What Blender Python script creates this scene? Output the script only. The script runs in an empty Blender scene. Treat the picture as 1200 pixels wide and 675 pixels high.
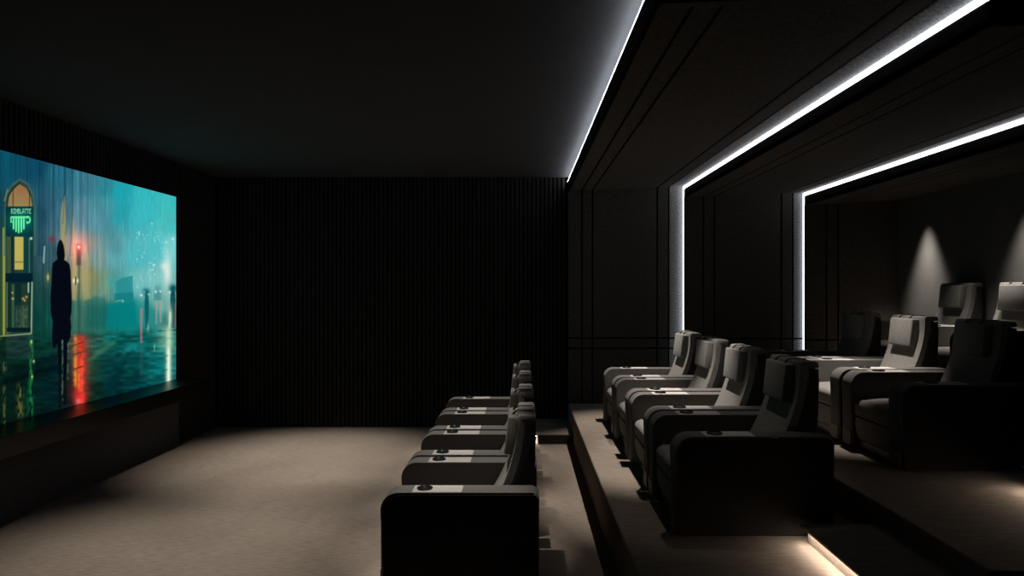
import bpy, bmesh, math
import numpy as np
from mathutils import Vector, Matrix

scene = bpy.context.scene
COL = scene.collection
R = math.radians
EYE = 1.82            # eye height above the main floor (m)
F = 820.0             # focal length in pixels of a 1200 px wide frame

# ------------------------------------------------------------------ materials
def srgb(r, g, b):
    def f(c):
        c /= 255.0
        return c / 12.92 if c <= .04045 else ((c + .055) / 1.055) ** 2.4
    return (f(r), f(g), f(b), 1.0)

def lin(r, g, b): return (r, g, b, 1.0)

def make_mat(name, color, rough=.8, var=.0, scale=(20, 20, 20), bump=0., bump_scale=(200, 200, 200),
             spec=.3, metallic=0., sheen=0., big=0., bumpdist=.003):
    m = bpy.data.materials.new(name); m.use_nodes = True
    nt = m.node_tree; N = nt.nodes; L = nt.links
    b = N['Principled BSDF']
    b.inputs['Base Color'].default_value = color
    b.inputs['Roughness'].default_value = rough
    b.inputs['Specular IOR Level'].default_value = spec
    b.inputs['Metallic'].default_value = metallic
    if sheen: b.inputs['Sheen Weight'].default_value = sheen
    tc = N.new('ShaderNodeTexCoord')
    def noise(sc, detail=3):
        mp = N.new('ShaderNodeMapping'); mp.inputs['Scale'].default_value = sc
        L.new(tc.outputs['Object'], mp.inputs['Vector'])
        n = N.new('ShaderNodeTexNoise'); n.inputs['Scale'].default_value = 1.0
        n.inputs['Detail'].default_value = detail
        L.new(mp.outputs['Vector'], n.inputs['Vector'])
        return n.outputs['Fac']
    if var:
        fac = noise(scale)
        mr = N.new('ShaderNodeMapRange')
        mr.inputs['From Min'].default_value = .3; mr.inputs['From Max'].default_value = .7
        mr.inputs['To Min'].default_value = 1 - var; mr.inputs['To Max'].default_value = 1 + var
        L.new(fac, mr.inputs['Value'])
        mul = mr.outputs['Result']
        if big:
            f2 = noise((1.3, 1.3, 1.3), 4)
            m2 = N.new('ShaderNodeMapRange')
            m2.inputs['From Min'].default_value = .3; m2.inputs['From Max'].default_value = .7
            m2.inputs['To Min'].default_value = 1 - big; m2.inputs['To Max'].default_value = 1 + big
            L.new(f2, m2.inputs['Value'])
            mm = N.new('ShaderNodeMath'); mm.operation = 'MULTIPLY'
            L.new(mul, mm.inputs[0]); L.new(m2.outputs['Result'], mm.inputs[1]); mul = mm.outputs[0]
        vm = N.new('ShaderNodeVectorMath'); vm.operation = 'SCALE'
        vm.inputs[0].default_value = color[:3]
        L.new(mul, vm.inputs['Scale'])
        L.new(vm.outputs['Vector'], b.inputs['Base Color'])
    if bump:
        bp = N.new('ShaderNodeBump'); bp.inputs['Strength'].default_value = bump
        bp.inputs['Distance'].default_value = bumpdist
        L.new(noise(bump_scale, 2), bp.inputs['Height'])
        L.new(bp.outputs['Normal'], b.inputs['Normal'])
    return m

def make_emit(name, color, strength):
    m = bpy.data.materials.new(name); m.use_nodes = True
    nt = m.node_tree; nt.nodes.clear()
    o = nt.nodes.new('ShaderNodeOutputMaterial'); e = nt.nodes.new('ShaderNodeEmission')
    e.inputs['Color'].default_value = color; e.inputs['Strength'].default_value = strength
    nt.links.new(e.outputs[0], o.inputs[0])
    return m

M = {}
M['carpet'] = make_mat('carpet', lin(.25, .204, .167), 1., .22, (12, 100, 100), .5, (130, 300, 300), spec=.05, big=.10)
M['ceiling'] = make_mat('ceiling_paint', lin(.062, .064, .066), .95, .05, (3, 3, 3), spec=.05)
M['panel'] = make_mat('acoustic_fabric', lin(.080, .074, .069), .95, .25, (40, 40, 40), .4, (160, 160, 160), spec=.08)
M['trimpanel'] = make_mat('grey_felt', lin(.26, .26, .265), .95, .5, (70, 70, 70), .5, (140, 140, 140), spec=.05)  # strip beside the LEDs, lightened so their glow stops at the groove
M['fascia'] = make_mat('fascia_felt', lin(.028, .026, .025), .95, .15, (60, 60, 60), spec=.05)
M['groove'] = make_mat('groove_black', lin(.004, .004, .004), .9, spec=.05)
M['slat'] = make_mat('dark_wood_slat', lin(.021, .018, .0165), .7, .25, (30, 30, 3), spec=.2)
M['slatback'] = make_mat('slat_felt', lin(.002, .002, .002), 1., spec=.02)
M['ledge'] = make_mat('ledge_veneer', lin(.006, .0052, .005), .34, .2, (30, 3, 30), spec=.22)
M['basepanel'] = make_mat('base_fabric', lin(.068, .064, .064), .95, .2, (60, 60, 60), spec=.05)
M['rearwall'] = make_mat('rear_plaster', lin(.11, .105, .10), .9, .06, (6, 6, 6), spec=.1)
M['fabric'] = make_mat('linen_grey', lin(.20, .186, .173), .95, .22, (150, 150, 22), .5, (260, 260, 90), spec=.08, sheen=.08)
M['armfabric'] = make_mat('linen_arm', lin(.125, .116, .109), .95, .15, (120, 120, 120), .4, (220, 220, 220), spec=.08, sheen=.06)
M['side'] = make_mat('side_dark', lin(.013, .0115, .0105), .8, .2, (60, 60, 60), spec=.12)  # dark fabric, deepened to hold the shade of unlit outer sides
M['shell'] = make_mat('shell_fabric', lin(.040, .036, .034), .95, .15, (120, 120, 120), spec=.08)  # chair fabric darkened; shade of the unlit back sides put into the colour
M['strap'] = make_mat('strap_dark', lin(.10, .093, .087), .9, spec=.1)
M['tray'] = make_mat('tray_leather', lin(.44, .41, .39), .6, .05, (30, 30, 30), spec=.3)
M['kick'] = make_mat('kick_leather', lin(.115, .105, .098), .6, .05, (30, 30, 30), spec=.25)
M['black'] = make_mat('black_plastic', lin(.008, .008, .008), .35, spec=.4)
M['chrome'] = make_mat('cup_rim', lin(.03, .03, .03), .25, spec=.5, metallic=.6)
M['led_cool'] = make_emit('led_cool', (.90, .94, 1.0, 1), 3.5)
M['led_cove'] = make_emit('led_cove', (.88, .91, 1.0, 1), 30.0)
M['led_warm'] = make_emit('led_warm', (1.0, .87, .74, 1), 42.0)

# ------------------------------------------------------------------ mesh helpers
class MB:
    def __init__(self): self.bm = bmesh.new(); self.mi = 0
    def hexa(self, p):
        """p: 8 points, bottom 4 (ccw from above) then top 4"""
        vs = [self.bm.verts.new(q) for q in p]
        fs = [(3, 2, 1, 0), (4, 5, 6, 7), (0, 1, 5, 4), (1, 2, 6, 5), (2, 3, 7, 6), (3, 0, 4, 7)]
        out = []
        for f in fs:
            g = self.bm.faces.new([vs[i] for i in f]); g.material_index = self.mi; out.append(g)
        return vs, out
    def box(self, x0, x1, y0, y1, z0, z1, bev=0, seg=2):
        vs, fs = self.hexa([(x0, y0, z0), (x1, y0, z0), (x1, y1, z0), (x0, y1, z0),
                            (x0, y0, z1), (x1, y0, z1), (x1, y1, z1), (x0, y1, z1)])
        if bev:
            es = list({e for f in fs for e in f.edges})
            bmesh.ops.bevel(self.bm, geom=es, offset=bev, segments=seg, affect='EDGES', profile=.5)
        return vs, fs
    def extrude_y(self, prof, y0, y1, bev=0, seg=3):
        """prof: closed list of (x, z), extruded along y; the rim edges are rounded"""
        a = [self.bm.verts.new((x, y0, z)) for x, z in prof]
        b = [self.bm.verts.new((x, y1, z)) for x, z in prof]
        n = len(prof)
        fa = self.bm.faces.new(a); fb = self.bm.faces.new(list(reversed(b)))
        fa.material_index = fb.material_index = self.mi
        for i in range(n):
            f = self.bm.faces.new((a[(i + 1) % n], a[i], b[i], b[(i + 1) % n])); f.material_index = self.mi
        if bev:
            es = list(fa.edges) + list(fb.edges)
            bmesh.ops.bevel(self.bm, geom=es, offset=bev, segments=seg, affect='EDGES', profile=.5)
    def lathe(self, prof, cx, cy, n=28):
        rings = []
        for r, z in prof:
            if r < 1e-6: rings.append([self.bm.verts.new((cx, cy, z))])
            else: rings.append([self.bm.verts.new((cx + r * math.cos(2 * math.pi * k / n), cy + r * math.sin(2 * math.pi * k / n), z)) for k in range(n)])
        for A, B in zip(rings[:-1], rings[1:]):
            for k in range(n):
                k2 = (k + 1) % n
                if len(A) == 1: self.bm.faces.new((A[0], B[k2], B[k]))
                elif len(B) == 1: self.bm.faces.new((A[k], A[k2], B[0]))
                else: self.bm.faces.new((A[k], A[k2], B[k2], B[k]))
    def build(self, name, mats, parent=None, smooth=False, kind=None):
        bm = self.bm
        bmesh.ops.recalc_face_normals(bm, faces=bm.faces[:])
        me = bpy.data.meshes.new(name); bm.to_mesh(me); bm.free()
        if not isinstance(mats, (list, tuple)): mats = [mats]
        for m in mats: me.materials.append(m)
        if smooth:
            me.polygons.foreach_set('use_smooth', [True] * len(me.polygons))
            me.set_sharp_from_angle(angle=R(38))
        o = bpy.data.objects.new(name, me); COL.objects.link(o)
        if parent: o.parent = parent
        if kind: o['kind'] = kind
        return o

def tag(o, label, cat, group=None):
    o['label'] = label; o['category'] = cat
    if group: o['group'] = group
    return o

def structure(o, label=None, cat=None):
    o['kind'] = 'structure'
    if label: o['label'] = label
    if cat: o['category'] = cat
    return o

# ------------------------------------------------------------------ the room
Y0 = 3.14                 # where the room is cut open towards the viewer
YF = 9.246                # slatted far wall
XL = -4.02                # screen wall
XR = 4.80                 # rear wall
ZC = EYE + 1.477          # ceiling over the main floor
X1, X2, X3 = .60, 2.09, 3.612
Z1, Z2, Z3 = .335, .555, .855
D1, D2, D3 = 9.10, 9.00, 8.92
def c1(x): return EYE + 1.281 + .037 * (x - X1)
def c2(x): return EYE + 1.178 + .038 * (x - X2)
def c3(x): return EYE + 1.073 + .050 * (x - X3)

m = MB(); m.box(XL - .08, X1, Y0, YF + .05, -.12, 0)
structure(m.build('floor', M['carpet']), 'brown carpeted main floor in front of the screen', 'floor')
m = MB(); m.box(X1, XR, Y0, D1, -.12, Z1, .012, 2)
structure(m.build('platform', M['carpet']), 'lowest carpeted seating platform, one rise above the main floor', 'platform')
m = MB(); m.box(X2 + .012, XR, Y0, D2, Z1, Z2, .012, 2)
structure(m.build('platform', M['carpet']), 'middle carpeted seating platform carrying three recliners', 'platform')
m = MB(); m.box(X3, XR, Y0, D3, Z2, Z3, .012, 2)
structure(m.build('platform', M['carpet']), 'highest carpeted seating platform along the rear wall', 'platform')

m = MB(); m.box(XL - .08, X1 + .10, Y0, YF + .05, ZC, ZC + .08)
structure(m.build('ceiling', M['ceiling']), 'flat dark ceiling over the main floor', 'ceiling')

# slatted far wall and screen wall
PITCH, SW, SD = .056, .036, .020
m = MB(); m.mi = 1
m.box(XL - .08, X1 + .02, YF, YF + .05, 0, ZC)
m.mi = 0
x = XL + .012
while x + SW < X1:
    m.box(x, x + SW, YF - SD, YF, 0, ZC, .004, 1); x += PITCH
structure(m.build('wall_far', [M['slat'], M['slatback']]), 'far wall of narrow vertical dark wood slats', 'wall')

SY0, SY1, SZ0, SZ1 = 4.365, 8.125, .777, 2.893       # the screen
m = MB(); m.mi = 1
m.box(XL - .09, XL - .028, Y0, YF, 0, ZC)
m.mi = 0
y = Y0 + .01
while y + SW < YF - SD:
    if y + SW < SY0 - .02 or y > SY1 + .02:
        if y + SW < 8.185: m.box(XL - .028, XL - .006, y, y + SW, .777, ZC, .004, 1)
        else: m.box(XL - .028, XL - .006, y, y + SW, 0, ZC, .004, 1)
    else:
        m.box(XL - .028, XL - .006, y, y + SW, SZ1 + .022, ZC, .004, 1)
    y += PITCH
m.mi = 2
m.box(XL - .03, XL, Y0, 8.187, 0, .622)
structure(m.build('wall_left', [M['slat'], M['slatback'], M['basepanel']]), 'screen wall of dark slats over a smooth dark base panel', 'wall')

# stepped acoustic walls with black grooves, and the stepped ceiling above them
G = .0105
def grooved_wall(name, y, xs, zs, ztop, zbot, lit, label, close_x=None):
    """xs, zs: groove centre lines including both ends; ztop is a function of x"""
    m = MB()
    bx0, bx1 = xs[0], xs[-1]
    m.mi = 1
    m.hexa([(bx0, y + .012, zbot), (bx1, y + .012, zbot), (bx1, YF + .05, zbot), (bx0, YF + .05, zbot),
            (bx0, y + .012, ztop(bx0)), (bx1, y + .012, ztop(bx1)), (bx1, YF + .05, ztop(bx1)), (bx0, YF + .05, ztop(bx0))])
    for i in range(len(xs) - 1):
        a = xs[i] + (G if i else 0); b = xs[i + 1] - (G if i < len(xs) - 2 else 0)
        zz = [zbot] + list(zs) + [None]
        for j in range(len(zz) - 1):
            z0 = zz[j] + (G if j else 0)
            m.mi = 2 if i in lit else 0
            ta, tb = (ztop(a), ztop(b)) if zz[j + 1] is None else (zz[j + 1] - G,) * 2
            m.hexa([(a, y, z0), (b, y, z0), (b, y + .0125, z0), (a, y + .0125, z0),
                    (a, y, ta), (b, y, tb), (b, y + .0125, tb), (a, y + .0125, ta)])
    return structure(m.build(name, [M['panel'], M['groove'], M['trimpanel']]), label, 'wall')

H1, H2 = EYE - 57.2 * D1 / F, EYE - 69.2 * D1 / F
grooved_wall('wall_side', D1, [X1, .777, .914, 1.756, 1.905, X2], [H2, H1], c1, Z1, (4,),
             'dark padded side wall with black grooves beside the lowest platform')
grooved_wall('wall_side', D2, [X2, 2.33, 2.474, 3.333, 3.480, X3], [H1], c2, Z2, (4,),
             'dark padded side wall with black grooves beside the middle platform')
grooved_wall('wall_side', D3, [X3, 3.88, 4.027, XR], [EYE - 59.4 * D3 / F], c3, Z3, (),
             'dark padded side wall with two upright grooves beside the highest platform')

def grooved_ceiling(xs, c, y1, lit, label):
    m = MB(); YE = 3.19
    x0, x1 = xs[0], xs[-1]; T = .012
    m.mi = 1
    m.hexa([(x0, Y0, c(x0) + T), (x1, Y0, c(x1) + T), (x1, y1, c(x1) + T), (x0, y1, c(x0) + T),
            (x0, Y0, c(x0) + T + .03), (x1, Y0, c(x1) + T + .03), (x1, y1, c(x1) + T + .03), (x0, y1, c(x0) + T + .03)])
    for i in range(len(xs) - 1):
        a = xs[i] + (G if i else 0); b = xs[i + 1] - (G if i < len(xs) - 2 else 0)
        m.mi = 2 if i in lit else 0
        m.hexa([(a, YE, c(a)), (b, YE, c(b)), (b, y1, c(b)), (a, y1, c(a)),
                (a, YE, c(a) + T), (b, YE, c(b) + T), (b, y1, c(b) + T), (a, y1, c(a) + T)])
    m.mi = 0
    m.hexa([(x0, Y0, c(x0)), (x1, Y0, c(x1)), (x1, YE, c(x1)), (x0, YE, c(x0)),
            (x0, Y0, c(x0) + T), (x1, Y0, c(x1) + T), (x1, YE, c(x1) + T), (x0, YE, c(x0) + T)])
    return structure(m.build('ceiling', [M['panel'], M['groove'], M['trimpanel']]), label, 'ceiling')
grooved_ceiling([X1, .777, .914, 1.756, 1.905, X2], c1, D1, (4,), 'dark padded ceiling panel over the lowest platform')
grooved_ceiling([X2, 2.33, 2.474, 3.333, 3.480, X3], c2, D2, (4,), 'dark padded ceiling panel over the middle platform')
grooved_ceiling([X3, 3.88, 4.027, XR], c3, D3, (), 'dark padded ceiling panel over the highest platform')

# fascias at the ceiling steps
m = MB(); m.box(X1 - .005, X1 + .02, Y0, YF - SD, c1(X1) - .001, EYE + 1.412)
m.box(X1 + .02, X1 + .10, Y0, YF - SD, EYE + 1.36, EYE + 1.385)
m.box(X1 + .08, X1 + .10, Y0, YF - SD, EYE + 1.385, EYE + 1.477)
structure(m.build('trim_1', M['groove']), 'black fascia under the main ceiling edge', 'trim')
m = MB(); m.box(X2, X2 + .010, Y0, D2, c2(X2) - .001, EYE + 1.295)
structure(m.build('trim_2', M['fascia']), 'black ceiling step between lowest and middle platform', 'trim')
m = MB(); m.box(X3, X3 + .010, Y0, D3, c3(X3) - .001, EYE + 1.194)
structure(m.build('trim_3', M['fascia']), 'black ceiling step between middle and highest platform', 'trim')

m = MB(); m.box(XR, XR + .08, Y0, D3 + .1, Z3, c3(XR) + .05)
structure(m.build('wall_rear', M['rearwall']), 'plain dark rear wall behind the highest recliners', 'wall')

# ------------------------------------------------------------------ LED strips
m = MB(); m.box(X1 - .003, X1 + .013, Y0 + .02, YF - SD - .01, EYE + 1.412, EYE + 1.421)
tag(m.build('led_strip', M['led_cove']), 'cool white cove light strip along the edge of the main ceiling', 'light strip')
def portal(x, ztop, zbot, yw0, yw1, zfoot, label):
    root = bpy.data.objects.new('led_strip', None); COL.objects.link(root); root.location = (x, yw0, zfoot)
    m = MB(); m.box(-.003, .012, Y0 + .01 - yw0, yw1 - yw0, zbot - zfoot, ztop - zfoot)
    m.build('ceiling_run', M['led_cool'], root)
    m = MB(); m.box(-.003, .004, 0, yw1 - yw0, 0, zbot - zfoot)
    m.build('wall_run', M['led_cool'], root)
    return tag(root, label, 'light strip')
portal(X2, c1(X2) - .001, EYE + 1.295, D2 + .050, D1 - .003, Z1 + .002, 'bright white light strip turning down the wall beside the lowest recliners')
portal(X3, c2(X3) - .001, EYE + 1.194, D3 + .045, D2 - .003, Z2 + .002, 'bright white light strip turning down the wall beside the middle platform')

# ------------------------------------------------------------------ lit intermediate steps
def step(x0, x1, y0, y1, z0, z1, label, ledlabel, face='carpet'):
    m = MB(); m.mi = 1; m.box(x0, x1, y0, y1, z0, z1 - .016); m.mi = 0
    m.box(x0 - .045, x1, y0, y1, z1 - .018, z1, .004, 2)
    structure(m.build('step', [M['carpet'], M[face]]), label, 'step')
    m = MB(); m.box(x0 - .034, x0 - .014, y0 + .02, y1 - .02, z1 - .023, z1 - .0185)
    tag(m.build('step_light_strip', M['led_warm']), ledlabel, 'light strip')
step(.185, X1, 8.218, D1 + .1, 0, .118, 'low step by the slatted wall up to the lowest platform', 'warm light strip under the step by the slatted wall', 'slat')
step(1.674, X2 + .012, Y0, 4.10, Z1, Z1 + .110, 'low step from the lowest to the middle platform in the foreground', 'warm light strip glowing under the foreground step on the lowest platform')
step(3.20, X3, Y0, 4.42, Z2, Z2 + .150, 'low step from the middle to the highest platform', 'warm light strip under the step up to the highest platform')

# ------------------------------------------------------------------ screen and ledge
m = MB(); m.box(XL - .005, -3.65, Y0, 8.18, .6225, .777, .003, 1)
tag(m.build('screen_ledge', M['ledge']), 'long dark ledge running under the film screen', 'ledge')

EXEC_SCREEN = True
def build_screen():
    root = bpy.data.objects.new('film_screen', None); COL.objects.link(root)
    root.location = (XL, (SY0 + SY1) / 2, SZ0)
    yc = (SY0 + SY1) / 2
    tag(root, 'large lit film screen showing a hooded figure walking down a rainy teal street', 'screen')
    m = MB(); w = .014
    m.box(-.02, .004, SY0 - w - yc, SY0 - yc, .0, SZ1 - SZ0 + w); m.box(-.02, .004, SY1 - yc, SY1 + w - yc, .0, SZ1 - SZ0 + w)
    m.box(-.02, .004, SY0 - yc, SY1 - yc, SZ1 - SZ0, SZ1 - SZ0 + w)
    m.build('frame', M['groove'], root)
    # picture columns: finer where the sign and figures are
    us = np.concatenate([np.arange(-143, 0, 1.6), np.arange(0, 60, .40), np.arange(60, 206.2, .6), [206.3]])
    ys = 4.02 * F / (612 - us)
    ys = np.clip(ys, SY0, SY1); ys[0] = SY0; ys[-1] = SY1
    nv = 520
    zs = np.linspace(SZ0, SZ1, nv)
    YY, ZZ = np.meshgrid(ys, zs)
    X = 612 - 4.02 * F / YY
    Y = EYE_PX(ZZ, YY)
    rgb = picture(X, Y)
    nc = len(ys)
    verts = np.stack([np.full_like(YY, .0), YY - yc, ZZ - SZ0], -1).reshape(-1, 3)
    idx = np.arange(nv * nc).reshape(nv, nc)
    quads = np.stack([idx[:-1, :-1], idx[:-1, 1:], idx[1:, 1:], idx[1:, :-1]], -1).reshape(-1, 4)
    me = bpy.data.meshes.new('picture')
    me.vertices.add(len(verts)); me.vertices.foreach_set('co', verts.astype(np.float32).ravel())
    me.loops.add(quads.size); me.loops.foreach_set('vertex_index', quads.astype(np.int32).ravel())
    me.polygons.add(len(quads))
    me.polygons.foreach_set('loop_start', np.arange(0, quads.size, 4, dtype=np.int32))
    me.polygons.foreach_set('loop_total', np.full(len(quads), 4, dtype=np.int32))
    me.update(calc_edges=True)
    at = me.color_attributes.new('film', 'FLOAT_COLOR', 'POINT')
    c = np.clip(rgb, 0, 1)
    linc = np.where(c <= .04045, c / 12.92, ((c + .055) / 1.055) ** 2.4)
    rgba = np.concatenate([linc, np.ones(linc.shape[:-1] + (1,))], -1).reshape(-1, 4)
    at.data.foreach_set('color', rgba.astype(np.float32).ravel())
    mt = bpy.data.materials.new('film_picture'); mt.use_nodes = True
    nt = mt.node_tree; nt.nodes.clear()
    o = nt.nodes.new('ShaderNodeOutputMaterial'); e = nt.nodes.new('ShaderNodeEmission')
    a = nt.nodes.new('ShaderNodeAttribute'); a.attribute_name = 'film'
    nt.links.new(a.outputs['Color'], e.inputs['Color']); e.inputs['Strength'].default_value = 1.0
    nt.links.new(e.outputs[0], o.inputs[0])
    me.materials.append(mt)
    ob = bpy.data.objects.new('picture', me); COL.objects.link(ob); ob.parent = root

def EYE_PX(z, y): return 339 - (z - EYE) * F / y

CTRL = [
 (-10,185,10,65,85),(5,185,10,75,95),(40,195,14,72,97),(70,205,32,98,118),(100,213,58,118,138),(125,220,48,132,148),(140,225,28,165,175),(170,228,52,182,188),(203,238,62,188,188),
 (5,250,18,60,75),(45,250,35,75,95),(58,240,42,92,112),(70,250,58,105,125),(95,250,88,135,150),(115,255,88,150,165),(128,245,70,150,160),(138,250,48,155,165),(165,250,58,182,190),(203,260,72,187,187),
 (45,300,42,78,92),(60,300,50,85,95),(85,290,125,135,140),(100,290,140,140,130),(115,300,118,150,148),(135,300,92,165,172),(160,300,78,182,190),(180,290,82,190,195),(203,290,120,205,205),
 (45,340,25,65,65),(58,330,35,75,72),(100,325,140,140,98),(110,335,128,135,98),(120,340,95,140,125),(135,335,70,152,152),(165,330,112,188,188),(180,330,125,195,192),(203,345,120,180,172),
 (45,372,10,60,55),(55,372,15,75,65),(90,372,55,105,90),(110,372,35,95,85),(130,370,12,108,108),(150,370,6,128,128),(175,370,40,135,130),(190,355,110,170,160),(203,375,60,120,115),
 (5,405,12,50,36),(45,400,10,60,50),(58,400,10,62,55),(85,396,55,105,88),(110,400,42,110,95),(140,398,10,118,112),(170,400,10,110,105),(203,402,50,125,110),
 (10,430,8,38,30),(40,430,6,38,38),(60,430,5,45,48),(112,430,25,80,65),(130,430,5,68,70),(160,430,5,85,85),(185,430,10,105,105),(204,430,35,118,115),
 (10,470,8,35,28),(40,470,5,40,38),(60,462,5,40,45),(85,462,30,30,35),(110,460,10,50,40),(130,455,3,50,55),(160,450,3,70,75),(185,445,8,90,90),(204,445,25,95,92),
 (5,495,6,28,22),(40,488,5,32,30)]

def hash2(a, b):
    h = np.sin(a * 127.1 + b * 311.7) * 43758.5453
    return h - np.floor(h)
def vnoise(x, y):
    xi, yi = np.floor(x), np.floor(y); fx, fy = x - xi, y - yi
    fx = fx * fx * (3 - 2 * fx); fy = fy * fy * (3 - 2 * fy)
    a = hash2(xi, yi); b = hash2(xi + 1, yi); c = hash2(xi, yi + 1); d = hash2(xi + 1, yi + 1)
    return (a * (1 - fx) + b * fx) * (1 - fy) + (c * (1 - fx) + d * fx) * fy

FONT = {'B': '11110 10001 11110 10001 10001 11110', 'I': '11111 00100 00100 00100 00100 11111', 'M': '10001 11011 10101 10101 10001 10001',
        'L': '10000 10000 10000 10000 10000 11111', 'A': '01110 10001 10001 11111 10001 10001', 'T': '11111 00100 00100 00100 00100 00100',
        'E': '11111 10000 11110 10000 10000 11111'}

def picture(X0, Y):
    X = np.where(X0 < 0, -X0 * .55 + 40, X0)          # the unseen wing of the street repeats the facade
    real = (X0 >= 0).astype(float)
    num = np.zeros(X.shape + (3,)); den = np.zeros(X.shape)
    for cx, cy, r, g, b in CTRL:
        w = 1.0 / (((X - cx) ** 2 + (Y - cy) ** 2) + 30.0) ** 2
        num += w[..., None] * np.array([r, g, b]); den += w
    C = num / den[..., None]
    def over(mask, col, a=1.0):
        nonlocal C
        k = (np.clip(mask, 0, 1) * a)[..., None]
        C = C * (1 - k) + np.array(col, float) * k
    def add(mask, col, a=1.0):
        nonlocal C
        C = C + (np.clip(mask, 0, 1) * a)[..., None] * np.array(col, float)
    def g(cx, cy, sx, sy=None): return np.exp(-(((X - cx) / sx) ** 2 + ((Y - cy) / (sy or sx)) ** 2))
    def sm(e0, e1, v):
        t = np.clip((v - e0) / (e1 - e0), 0, 1); return t * t * (3 - 2 * t)
    def rect(x0, x1, y0, y1, s=.6): return sm(x0 - s, x0 + s, X) * (1 - sm(x1 - s, x1 + s, X)) * sm(y0 - s, y0 + s, Y) * (1 - sm(y1 - s, y1 + s, Y))
    def seg(x0, y0, x1, y1, w, s=.5):
        dx, dy = x1 - x0, y1 - y0; t = np.clip(((X - x0) * dx + (Y - y0) * dy) / (dx * dx + dy * dy), 0, 1)
        d = np.hypot(X - x0 - t * dx, Y - y0 - t * dy); return 1 - sm(w - s, w + s, d)
    def poly(pts, s=.7):
        """soft filled polygon"""
        inside = np.zeros(X.shape, bool); dmin = np.full(X.shape, 1e9)
        n = len(pts)
        for i in range(n):
            x1, y1 = pts[i]; x2, y2 = pts[(i + 1) % n]
            cond = ((y1 > Y) != (y2 > Y)) & (X < (x2 - x1) * (Y - y1) / ((y2 - y1) or 1e-9) + x1)
            inside ^= cond
            dx, dy = x2 - x1, y2 - y1; t = np.clip(((X - x1) * dx + (Y - y1) * dy) / (dx * dx + dy * dy + 1e-9), 0, 1)
            dmin = np.minimum(dmin, np.hypot(X - x1 - t * dx, Y - y1 - t * dy))
        return sm(-s, s, np.where(inside, dmin, -dmin))
    ground = 385 + (205 - X) * .03                      # wet road starts here
    up = 1 - sm(-6, 6, Y - ground)
    # facade ribs fading into the fog
    ribs = (vnoise(X * .9, Y * .006) - .5) * 2
    fog = np.clip((150 - X) / 60, 0, 1)
    C = C * (1 + (ribs * .13 * fog * up)[..., None])
    fine = (vnoise(X * 1.5, Y * .12) - .5) * 2
    C = C * (1 + (fine * .05)[..., None])
    streak = sm(.72, .95, vnoise(X * 1.8 + 9, Y * .03 + 4)) * up * np.clip((X - 25) / 40, 0, 1) * (1 - sm(120, 175, X))
    add(streak, (45, 48, 45), .4)
    # darker sloped shade of the tower
    over(seg(104, 215, 136, 292, 7, 7) * up, (60, 120, 130), .35)
    over(sm(132, 138, X) * (1 - sm(140, 160, X)) * (1 - sm(240, 275, Y)), (28, 160, 172), .6)
    # upright dark pilasters
    for px, w, a in ((46, 1.2, .45), (50, 2.2, .35), (63, 1.0, .35), (76, 1.3, .4), (85, 1.2, .3), (96, 1.2, .25), (103, 1, .2)):
        over(rect(px - w, px + w, 190, 300, 1.2), (12, 50, 70), a)
    # lit gothic ribs
    for pts, c, a in (([(71, 318), (71, 255), (73, 238), (76, 230), (78, 262), (78.5, 318)], (178, 162, 102), .7),
                      ([(83.5, 352), (83.5, 290), (85, 252), (87, 262), (89.5, 300), (89.5, 352)], (190, 158, 108), .65),
                      ([(98, 352), (99, 300), (101, 285), (104, 300), (105, 350)], (178, 164, 112), .55),
                      ([(119.5, 345), (121, 318), (123, 309), (125, 318), (126, 345)], (125, 160, 122), .45),
                      ([(92, 350), (92.5, 310), (95, 310), (96, 350)], (150, 140, 90), .45)):
        over(poly(pts, 1.6), c, a)
    over(seg(75, 234, 73.5, 262, .6) + seg(79.5, 240, 77, 275, .6), (60, 90, 95), .6)
    over(seg(66, 222, 72, 240, .7) + seg(76, 222, 73, 236, .7), (35, 60, 75), .25)
    over(seg(85, 250, 82, 300, .7), (70, 75, 75), .5)
    add(g(92, 290, 10, 26), (120, 45, 25), .35)
    # left portal with pointed arch
    over(rect(-1, 7, 255, 395, 3), (28, 58, 48), .6)
    over(seg(4.6, 268, 4.6, 392, 1.5, 1.2), (175, 165, 70), .85)
    over(rect(-2, 2.2, 300, 400, 1), (45, 75, 35), .8)
    arch = poly([(7, 420), (7, 243), (9, 229), (14, 219), (23, 212), (32, 217), (37, 228), (39.5, 243), (39.5, 420)], .8)
    over(poly([(4.5, 300), (5, 240), (8, 226), (14, 215), (23, 209), (33, 214), (39, 226), (42, 243), (42, 300)], 1.2), (62, 100, 88), .75)
    over(arch, (30, 62, 58), 1)
    over(poly([(9, 242), (10.5, 231), (15, 222), (23, 216), (31, 221), (36, 231), (38, 242)], .8), (150, 118, 75), 1)
    over(g(25, 222, 7, 5), (150, 90, 60), .5)
    over(rect(14.8, 15.8, 220, 242, .4) + rect(34.0, 35, 224, 242, .4), (40, 45, 40), .9)
    over(seg(7.5, 245, 9.5, 228, .9) + seg(9.5, 228, 23, 213.5, .9), (25, 35, 30), .6)
    over(seg(5.2, 235, 9, 222, 1.0), (120, 130, 85), .7)
    # glazing between sign and canopy
    over(rect(8, 13, 277, 395, .8), (62, 82, 52), .9); over(rect(13, 16.5, 277, 322, .8), (20, 40, 38), .9)
    over(rect(17, 27.5, 277, 316, .7), (186, 172, 88), 1); over(rect(17, 27.5, 306, 308, .5), (120, 120, 60), .7)
    over(rect(28, 39, 277, 320, .8), (15, 58, 58), .9)
    over(seg(34.3, 280, 34.3, 320, .4), (120, 160, 140), .7)
    over(rect(6.5, 38.5, 320, 331, .8), (3, 30, 42), 1)
    over(rect(8, 37, 331, 388, .7), (14, 42, 38), .95)
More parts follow.
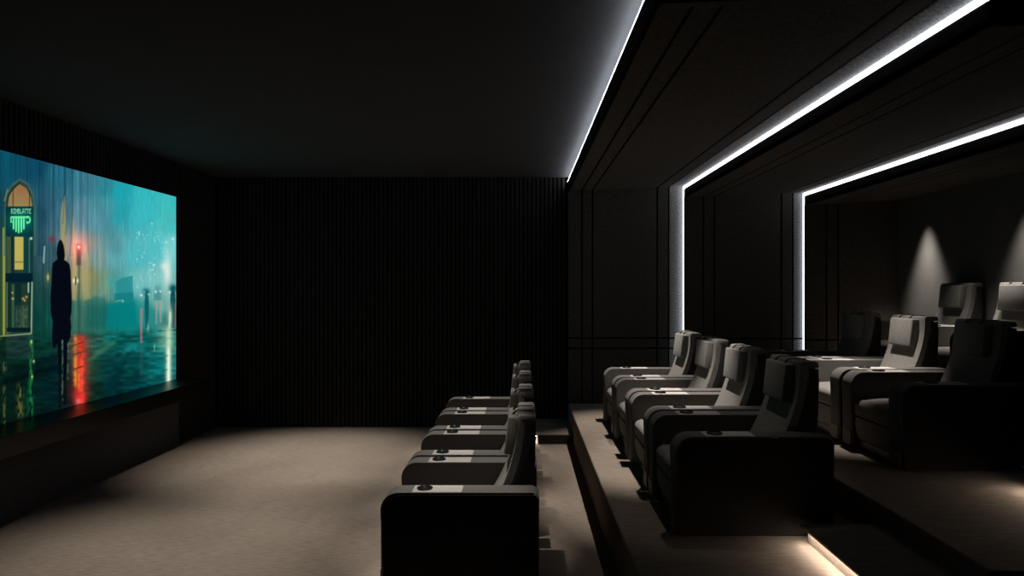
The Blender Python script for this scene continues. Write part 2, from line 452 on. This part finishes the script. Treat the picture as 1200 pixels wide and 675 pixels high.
    over(rect(13.5, 17, 333, 384, .7), (70, 98, 70), .7); over(rect(18.5, 24, 333, 384, .8), (12, 40, 40), .8)
    over(rect(25, 34, 333, 384, .7), (34, 56, 44), .9)
    over(rect(32.5, 34.2, 331, 343, .4), (170, 200, 170), .85)
    over(seg(37.6, 331, 36.6, 390, .9, .6), (150, 185, 150), .85)
    over(seg(8.3, 331, 8.3, 392, .6), (105, 125, 75), .8)
    for sx, sy, r in ((14.5, 343, 1.0), (15, 350, 1.2), (27, 350, 1.4), (31, 348, 1.5), (29, 352, 1.3)):
        add(g(sx, sy, r), (200, 140, 60), .8)
    over(vnoise(X * 1.1, Y * .35) * rect(18, 33, 358, 384, 1), (105, 130, 95), .55)
    over(rect(8, 36, 384, 389, .6), (4, 28, 30), .95)
    over(seg(1, 394, 36, 391, .9), (150, 165, 105), .9)
    # green neon sign
    signm = poly([(6.5, 242), (39.5, 242), (39, 278), (7, 277)], .6)
    over(signm * real, (6, 46, 52), 1)
    add(g(24, 258, 14, 14) * real, (0, 62, 40), .9)
    x = 13.0
    for ch in 'BIMBLATTE':
        rows = FONT[ch].split()
        for j, row in enumerate(rows):
            for i, q in enumerate(row):
                if q == '1': over(rect(x + i * .46, x + i * .46 + .44, 244.6 + j * .95, 245.55 + j * .95, .28) * real, (168, 255, 205), .95)
        x += 2.62
    neon = (112, 232, 160)
    over(rect(12.6, 33, 253.4, 255.4, .5) * real, neon, .95)
    over((seg(13, 254.5, 13, 260, .8) + seg(13, 260, 15.6, 260.5, .5)) * real, neon, .9)
    for px, y0 in ((15.9, 268), (18.9, 271), (21.9, 272.5), (25, 271.5), (27.9, 268)):
        over(seg(px, 255, px, y0, .95, .5) * real, neon, .95)
    ring = 1 - sm(.5, 1.2, np.abs(np.hypot((X - 32.6), (Y - 257.6) * .75) - 2.6))
    over(ring * sm(30.5, 31.2, X) * real, neon, .95)
    add(g(24, 262, 11, 10) * signm * real, (10, 60, 35), .5)
    over(g(36.4, 279.5, 1.5) * real, (225, 255, 235), 1)
    # street furniture, lamps
    over(seg(52.2, 289, 51.2, 308, .9, .8), (150, 185, 185), .85)
    over(rect(49.8, 51.2, 308, 395, .6), (10, 48, 45), .5)
    over(g(60.5, 280, 3.2, 3.5), (135, 40, 62), .9)
    over(g(56.2, 325, 1.3, 4), (205, 165, 105), .9)
    add(g(56, 325, 4, 7), (60, 35, 10), .5)
    # traffic light with red glow
    over(rect(89.5, 95, 286, 311, 1.4), (105, 62, 55), .85)
    over(rect(91.3, 94, 300, 392, .8), (45, 80, 72), .55)
    add(g(92.5, 289, 11, 13), (150, 30, 30), .55)
    over(g(92.3, 289.5, 3.2, 3.6), (255, 110, 95), 1); over(g(92.3, 289.5, 1.8, 2.1), (255, 235, 225), 1)
    over(g(86.5, 329, 1.2, 2.6), (245, 245, 220), 1); over(g(91, 329, 1.1, 2.6), (245, 240, 215), 1)
    over(rect(88, 89.3, 324, 334, .5), (40, 60, 55), .9)
    # bus and traffic haze
    over(poly([(136, 330), (142, 326), (155.5, 323), (156, 352), (136, 352)], .8), (32, 138, 142), .8)
    over(poly([(134, 344), (156, 342), (157, 352), (134, 353)], 1.), (14, 120, 126), .7)
    over(poly([(104, 352), (112, 347), (123, 350), (128, 362), (130, 384), (102, 384)], 3), (22, 98, 92), .55)
    over(poly([(128, 356), (158, 352), (160, 382), (124, 384)], 3.), (2, 122, 124), .75)
    over(seg(136, 353, 144, 351.5, .5), (140, 190, 180), .6)
    # distant pedestrians
    def ped(cx, top, bot, w, c):
        over(g(cx, top + 3, w * 1.15, 3), c, .8)
        over(poly([(cx - w * .75, top + 5), (cx + w * .75, top + 5), (cx + w, top + 16), (cx + w * .6, bot), (cx - w * .6, bot), (cx - w, top + 16)], .9), c, .92)
    over(g(171, 341, 4.2, 3.6), (30, 110, 118), .9)
    ped(172, 340, 384, 2.6, (6, 88, 96))
    over(g(184.5, 339, 4, 5), (70, 140, 145), .7)
    over(poly([(181, 341), (188, 341), (189, 352), (180, 352)], 1), (65, 135, 140), .7)
    over(g(196, 318, 5, 20), (232, 240, 228), .85); over(g(192, 312, 4, 5), (240, 245, 232), .6)
    over(g(203, 337, 4, 4), (8, 80, 92), .9)
    ped(202.6, 336, 385, 3.2, (4, 66, 74))
    for sx, sy, r, c in ((165.5, 346, 1.3, (250, 235, 240)), (174.5, 345, 1.1, (190, 230, 225)), (169, 342, .9, (150, 220, 215)), (182.5, 342, 1.4, (235, 250, 245)),
                         (187.8, 341.5, 1.2, (230, 245, 240)), (199, 342.5, 1.3, (215, 250, 245)), (161, 336, 1, (170, 220, 210)), (180.5, 310.5, 1.3, (205, 245, 245)),
                         (202.6, 280, 1.4, (210, 250, 245)), (195, 284, 1.2, (185, 240, 240)), (178, 262, 1.2, (150, 225, 225)), (163, 272, 1.0, (180, 235, 235)), (163, 274.5, 1.2, (160, 230, 230)), (144, 353, 1.0, (170, 215, 205))):
        over(g(sx, sy, r), c, .9)
    # raindrops on the lens side of the picture
    rng = np.random.RandomState(4)
    for k in range(46):
        sx = rng.uniform(158, 200); sy = rng.uniform(272, 330)
        over(g(sx, sy, rng.uniform(.5, 1.0), rng.uniform(.6, 1.3)), (170, 232, 235), rng.uniform(.3, .8))
    # wet road
    wob = vnoise(X * .12 + Y * .02, Y * .35)
    rd = sm(-2, 8, Y - ground)
    C = C * (1 + ((wob - .5) * .55 * rd)[..., None])
    C = C * (1 - .20 * rd * (1 - sm(150, 200, X)))[..., None]
    def slope(y0, w, a, c, x0=0, x1=75, k=-.27):
        yy = Y - (y0 + k * X) + 3 * (vnoise(X * .2, Y * .1) - .5)
        over(np.exp(-(yy / w) ** 2) * sm(x0 - 3, x0 + 6, X) * (1 - sm(x1 - 12, x1, X)) * rd, c, a)
    slope(427, 3.0, .45, (14, 62, 48)); slope(436, 3.2, .6, (3, 24, 22)); slope(449, 4.5, .85, (1, 16, 18)); slope(457, 3, .55, (2, 22, 20), 0, 50)
    over(poly([(100, 424), (118, 408), (136, 397), (133, 406), (112, 420)], 2), (58, 118, 85), .6)
    over(poly([(143, 414), (152, 404), (161, 403), (160, 411)], 1.5), (20, 130, 128), .7)
    over(poly([(122, 456), (136, 436), (150, 414), (152, 414), (134, 458)], 3), (2, 44, 50), .75)
    over(poly([(112, 420), (128, 407), (146, 398), (150, 404), (134, 416), (118, 430)], 3), (6, 66, 66), .4)
    over(seg(140, 424, 156, 412, 2.2, 2), (5, 60, 66), .6)
    over(seg(148, 400.5, 198, 394, .8, .8), (3, 60, 62), .6); over(seg(186, 388, 206, 387, .9, .8), (10, 50, 52), .8)
    over(rect(164.3, 167, 361, 402, .9) * (.55 + .45 * vnoise(X, Y * .4)), (215, 120, 125), .8)
    over(rect(164, 167.5, 402, 440, 1.2), (60, 90, 95), .35)
    over(rect(182, 184.5, 352, 380, .9), (180, 160, 155), .5); over(rect(187, 189.5, 352, 378, .9), (190, 165, 155), .5)
    over(rect(204.5, 206.3, 355, 382, .7), (180, 90, 95), .5)
    over(g(199.5, 372, 3, 14), (205, 225, 185), .8); over(seg(199.5, 366, 198.5, 384, 1), (225, 240, 205), .6)
    brk = .6 + .4 * sm(.25, .6, vnoise(X * .15, Y * .3))
    over(np.exp(-((X - 197.5) / 3.2) ** 2) * sm(378, 392, Y) * brk, (232, 246, 215), 1)
    over(np.exp(-((X - 194) / 9) ** 2) * sm(376, 390, Y) * (1 - sm(402, 414, Y)) * brk, (150, 190, 160), .6)
    over(g(173.5, 384, 1, 5) + g(181, 407, .8, 4), (170, 200, 160), .7)
    # red and amber reflection
    rr = sm(389, 398, Y) * (.55 + .45 * sm(.3, .6, vnoise(X * .25 + Y * .08, Y * .33)))
    over(np.exp(-((X - 94.5) / 11) ** 2) * sm(386, 400, Y) * (1 - sm(462, 476, Y)), (150, 62, 42), .55)
    over(np.exp(-((X - 94.5) / 6.8) ** 2) * rr, (232, 48, 34), .95)
    over(np.exp(-((X - 88.3) / 2.2) ** 2) * rr * (1 - sm(448, 458, Y)), (236, 150, 62), .85)
    over(np.exp(-((X - 92.5) / 1.2) ** 2) * rr * sm(425, 440, Y) * (1 - sm(452, 460, Y)), (250, 140, 60), .7)
    over(np.exp(-((X - 96) / 2.4) ** 2) * rr * sm(405, 425, Y), (255, 92, 70), .7)
    over(g(93, 465, 6, 6), (226, 40, 42), .75); over(g(91.5, 470, 3, 3.5), (255, 150, 140), .6)
    for yy in (403, 414, 431):
        over(seg(82, yy + 3, 98, yy - 2, .7, .7), (80, 40, 28), .75)
    # green and amber reflections under the shopfront
    for cx, y0, y1, c, a, w in ((5, 452, 500, (120, 115, 48), .6, 1.6), (23.5, 450, 492, (118, 108, 40), .8, 3.6), (36.5, 392, 500, (40, 150, 62), .75, 2.2), (33, 445, 490, (10, 96, 44), .5, 4), (5.5, 425, 440, (125, 130, 80), .7, 2)):
        bb = sm(.2, .7, vnoise(X * .5, Y * .22))
        over(np.exp(-((X - cx) / w) ** 2) * sm(y0 - 4, y0 + 4, Y) * (1 - sm(y1 - 6, y1, Y)) * bb, c, a)
    for sx, sy in ((36.7, 400.5), (39.5, 423.5), (37.5, 441.5)):
        over(g(sx, sy, 1.3, 2), (185, 225, 165), .9)
    # hooded figure in a long coat, seen from behind
    fig = (4, 9, 20)
    over(poly([(70.7, 280.5), (73, 283), (74.6, 287.5), (75.6, 294), (76, 300), (75.3, 304.5), (79, 307), (81.6, 310), (82.8, 318), (83.5, 335), (84.2, 350), (83.7, 366), (82.6, 372),
               (83.4, 384), (82.6, 395), (80.5, 401), (79.8, 398.5), (79.6, 401.5), (77.5, 402), (74, 399), (70.5, 400.5), (67.5, 402), (64.2, 408), (62.2, 408), (61, 395), (61.8, 376), (59.6, 368), (59.2, 350),
               (60.2, 330), (61, 314), (62, 308), (66.5, 304.5), (67.2, 303), (66.4, 297), (67, 290), (68.3, 284)], .7), fig, 1)
    over(poly([(67.2, 400), (71.8, 400), (72.2, 420), (71.6, 438), (70.6, 441), (69, 441), (68.2, 425)], .7), fig, 1)
    over(poly([(74, 398), (79.6, 398), (78.6, 418), (77.6, 438), (76.4, 446), (74.6, 445), (74.4, 425)], .7), fig, 1)
    over(rect(68.5, 72.2, 440, 478, 1.0) * (.6 + .4 * vnoise(X, Y * .3)), (4, 14, 18), .9)
    over(rect(74.3, 78, 444, 475, 1.0) * (.6 + .4 * vnoise(X + 3, Y * .3)), (6, 12, 16), .9)
    over(rect(72.3, 73.9, 396, 470, .5) * sm(.3, .6, vnoise(X * .5, Y * .25)), (125, 130, 110), .6)
    over(rect(78.8, 80.2, 402, 445, .6) * sm(.3, .6, vnoise(X * .5 + 5, Y * .25)), (120, 120, 85), .6)
    return C / 255.0

build_screen()

# ------------------------------------------------------------------ recliner
def catmull(pts, n=6):
    out = []
    P = [pts[0]] + pts + [pts[-1]]
    for i in range(1, len(P) - 2):
        p0, p1, p2, p3 = P[i - 1], P[i], P[i + 1], P[i + 2]
        for k in range(n):
            t = k / n
            out.append(tuple(.5 * (2 * p1[j] + (p2[j] - p0[j]) * t + (2 * p0[j] - 5 * p1[j] + 4 * p2[j] - p3[j]) * t * t + (3 * p1[j] - p0[j] - 3 * p2[j] + p3[j]) * t ** 3) for j in (0, 1)))
    out.append(pts[-1])
    return out
def arc(cx, cz, r, a0, a1, n=8):
    return [(cx + r * math.cos(R(a0 + (a1 - a0) * k / n)), cz + r * math.sin(R(a0 + (a1 - a0) * k / n))) for k in range(n + 1)]

W, AT, LN, AH = .90, .172, .951, .602       # width, arm thickness, length, arm height
def arm_outline(i=0.):
    r = .105; j = .004 if i else 0
    return [(LN - j, .015)] + arc(LN - .035, AH - .035 - i + j, .035 - j, 0, 90, 5) + arc(r, AH - r, r - i, 90, 180, 10) + [(0 + i, .015)]

def back_front():
    return catmull([(.585, .33), (.640, .43), (.697, .53), (.742, .63), (.778, .73), (.803, .83), (.815, .92), (.818, 1.0)], 5)

def make_recliner():
    root = bpy.data.objects.new('recliner', None); COL.objects.link(root)
    # base
    m = MB(); m.box(.05, .90, .03, W - .03, 0, .075, .004, 1)
    m.build('base', M['black'], root)
    # seat cushion
    m = MB()
    ya, yb = AT + .006, W - AT - .006
    prof = [(.70, .262), (.70, .385)] + catmull([(.60, .398), (.40, .405), (.20, .404), (.09, .395)], 4) + arc(.065, .348, .045, 80, 180, 6) + arc(.045, .285, .025, 180, 270, 4)
    m.extrude_y(prof, ya, yb, .012, 3)
    m.build('seat_cushion', M['fabric'], root, True)
    # footrest flap
    m = MB()
    m.extrude_y([(.075, .252), (.024, .252), (.022, .20), (.030, .14), (.048, .085), (.060, .07), (.085, .07)], ya + .004, yb - .004, .010, 3)
    m.build('footrest', M['fabric'], root, True)
    m = MB(); m.box(.085, .11, ya + .06, yb - .06, .03, .24)
    m.build('seat_frame', M['black'], root)
    # backrest: padded front, and a shell darkened to stand for shade
    bf = back_front()
    yb0, yb1 = AT + .010, W - AT - .010
    off = []
    for k, p in enumerate(bf):
        q0 = bf[max(0, k - 1)]; q1 = bf[min(len(bf) - 1, k + 1)]
        dx, dz = q1[0] - q0[0], q1[1] - q0[1]; l = math.hypot(dx, dz)
        off.append((p[0] + dz / l * .045, p[1] - dx / l * .045))
    top = arc(.838, 1.010, .020, 180, 90, 4)
    m = MB(); m.extrude_y(bf + top + arc(.915, 1.012, .020, 90, 0, 4) + [(.935, .995), (off[-1][0], .985)] + list(reversed(off[:-1])), yb0, yb1, .008, 2)
    m.build('backrest', M['fabric'], root, True)
    m = MB(); m.extrude_y([(p[0] + .001, p[1]) for p in off[:-1]] + [(off[-1][0] + .001, .984), (.934, .984), (.934, .90), (.928, .70), (.915, .45), (.905, .20), (.70, .20)], yb0, yb1, .008, 2)
    m.build('back_shell', M['shell'], root, True)
    # pillow
    m = MB()
    m.box(-.034, .034, -.182, .182, -.122, .122, .013, 3)
    for v in m.bm.verts:
        ky = 1 - (v.co.y / .185) ** 2; kz = 1 - (v.co.z / .120) ** 2
        if v.co.x < 0: v.co.x -= .010 * max(ky, 0) ** .6 * max(kz, 0) ** .6
        v.co.x += .02 * (v.co.z / .12) * .2
    T = Matrix.Translation((.780, W / 2, .886)) @ Matrix.Rotation(R(4), 4, 'Y')
    bmesh.ops.transform(m.bm, matrix=T, verts=m.bm.verts[:])
    pil = m.build('head_pillow', M['fabric'], root, True)
    for s in (-.085, .085):
        m = MB()
        m.extrude_y([(.772, .985), (.772, 1.0), (.800, 1.030), (.818, 1.0375), (.915, 1.0375), (.942, 1.02), (.938, .97), (.936, .97), (.936, 1.012), (.912, 1.032), (.82, 1.032), (.806, 1.02), (.785, .985)], W / 2 + s - .003, W / 2 + s + .003)
        m.build('strap', M['strap'], pil)
    # arms
    for side in (0, 1):
        y0 = 0 if side == 0 else W - AT; y1 = y0 + AT
        m = MB(); m.extrude_y(arm_outline(), y0 + .004, y1 - .004, .020, 4)
        arm = m.build('armrest', M['armfabric'], root, True)
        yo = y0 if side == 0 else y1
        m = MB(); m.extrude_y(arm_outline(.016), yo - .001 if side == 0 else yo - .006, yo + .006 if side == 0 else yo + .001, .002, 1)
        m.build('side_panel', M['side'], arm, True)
        m = MB(); m.box(.185, .485, y0 + .016, y1 - .016, AH - .01, AH + .0025, .002, 1)
        m.build('armrest_tray', M['tray'], arm)
        m = MB(); m.lathe([(.0, AH + .005), (.038, AH + .005), (.040, AH + .009), (.043, AH + .012), (.048, AH + .010), (.049, AH - .004), (0, AH - .004)], .255, (y0 + y1) / 2)
        m.build('cup_holder', M['black'], arm, True)
        m = MB(); m.box(-.0025, .03, y0 + .012, y1 - .012, .017, .135, .003, 1)
        m.build('kick_panel', M['kick'], arm)
    return root

def children(o): return [c for c in bpy.data.objects if c.parent == o]
def copy_tree(o, parent=None):
    c = o.copy(); COL.objects.link(c)
    if parent: c.parent = parent
    for ch in children(o): copy_tree(ch, c)
    return c

ROWS = [
 (-.849, 0.0, [4.184, 5.136, 6.088, 7.040], 'recliners standing on the main floor', [
    'charcoal recliner on the main floor, closest to the viewer, showing its black outer side',
    'charcoal recliner on the main floor, second of its row counted from the viewer',
    'charcoal recliner on the main floor, third of its row counted from the viewer',
    'charcoal recliner on the main floor, last of its row beside the slatted wall']),
 (.918, Z1, [4.184, 5.136, 6.088, 7.040], 'recliners on the lowest platform', [
    'dimly lit recliner on the lowest platform, beside the glowing foreground step',
    'brightly lit grey recliner on the lowest platform, just behind the one beside the glowing step',
    'grey recliner on the lowest platform, third of its row counted from the glowing step',
    'grey recliner on the lowest platform, last of its row under the first wall light strip']),
 (2.626, Z2, [4.850, 5.802, 6.754], 'recliners on the middle platform', [
    'dark shaded recliner on the middle platform, closest to the viewer with a broad black side',
    'brightly lit pale grey recliner in the middle of three on the middle platform',
    'shadowed dark recliner on the middle platform, last of three near the second wall light strip']),
 (3.820, Z3, [6.088, 7.040], 'recliners on the highest platform along the rear wall', [
    'recliner against the rear wall cut off by the right edge of the photo',
    'recliner against the rear wall with its headrest next to the lit patch on the plaster']),
]
proto = make_recliner(); used = False
for x, z, ys, grp, labels in ROWS:
    for y, lab in zip(ys, labels):
        o = proto if not used else copy_tree(proto)
        used = True
        o.location = (x, y, z)
        tag(o, lab, 'recliner', grp)

# ------------------------------------------------------------------ ceiling spots (recessed lamps of the room, plus added fills)
def spot(name, x, y, z, tx, ty, tz, power, angle, blend=.6, color=(1, .88, .75), radius=.03):
    l = bpy.data.lights.new(name, 'SPOT'); l.energy = power; l.spot_size = R(angle); l.spot_blend = blend
    l.color = color; l.shadow_soft_size = radius
    o = bpy.data.objects.new(name, l); COL.objects.link(o); o.location = (x, y, z)
    d = Vector((tx - x, ty - y, tz - z)); o.rotation_euler = d.to_track_quat('-Z', 'Y').to_euler()
    return o
WARM = (1.0, .93, .84)
for y, p in ((4.75, 310), (7.55, 470)):
    spot('front_downlight', -2.30, y, ZC - .02, -2.33, y, 0, p, 62, 1.0, WARM)
spot('front_downlight', -1.65, 6.15, ZC - .02, -1.65, 6.15, 0, 110, 46, 1.0, WARM)  # added fill for the dark patch between the front pools
spot('row_downlight', -.40, 4.24, ZC - .02, -.42, 4.24, 0, 235, 27, .8, WARM)
for y in (4.95, 5.90, 6.85, 7.80):
    spot('row_downlight', -.38, y, ZC - .02, -.46, y, 0, 225, 32, .8, WARM)
for y, p in ((4.9, 22), (6.0, 360), (7.55, 320)):  # the weak nearest spot is an added fill for the first recliner
    spot('platform_downlight', 1.30, y, c1(1.30) - .02, 1.20, y, 0, p, 48, .8, WARM)
spot('middle_downlight', 2.95, 6.25, c2(2.95) - .02, 2.90, 6.2, 0, 350, 51, 1.0, WARM)
spot('highest_downlight', 4.22, 7.05, c3(4.22) - .02, 4.22, 7.0, 0, 42, 62, .9, WARM)
for y, p in ((8.27, 330), (6.62, 180)):
    spot('rear_downlight', 4.585, y, c3(4.585) - .02, 4.60, y, 0, p, 56, 1.0, WARM, .08)

# ------------------------------------------------------------------ world, camera, view
w = bpy.data.worlds.new('World'); scene.world = w; w.use_nodes = True
w.node_tree.nodes['Background'].inputs['Color'].default_value = (0, 0, 0, 1)
cam = bpy.data.cameras.new('camera'); co = bpy.data.objects.new('camera', cam); COL.objects.link(co)
co.location = (0, 0, EYE); co.rotation_euler = (R(90), 0, 0)
cam.sensor_width = 36; cam.lens = F / 1200 * 36
cam.shift_x = -12 / 1200; cam.shift_y = 1.5 / 1200
cam.clip_start = .05
scene.camera = co
vs = scene.view_settings
vs.view_transform = 'Standard'; vs.look = 'None'; vs.gamma = 1; vs.exposure = 0; vs.use_curve_mapping = False
scene.cycles.use_denoising = True
scene.cycles.max_bounces = 8
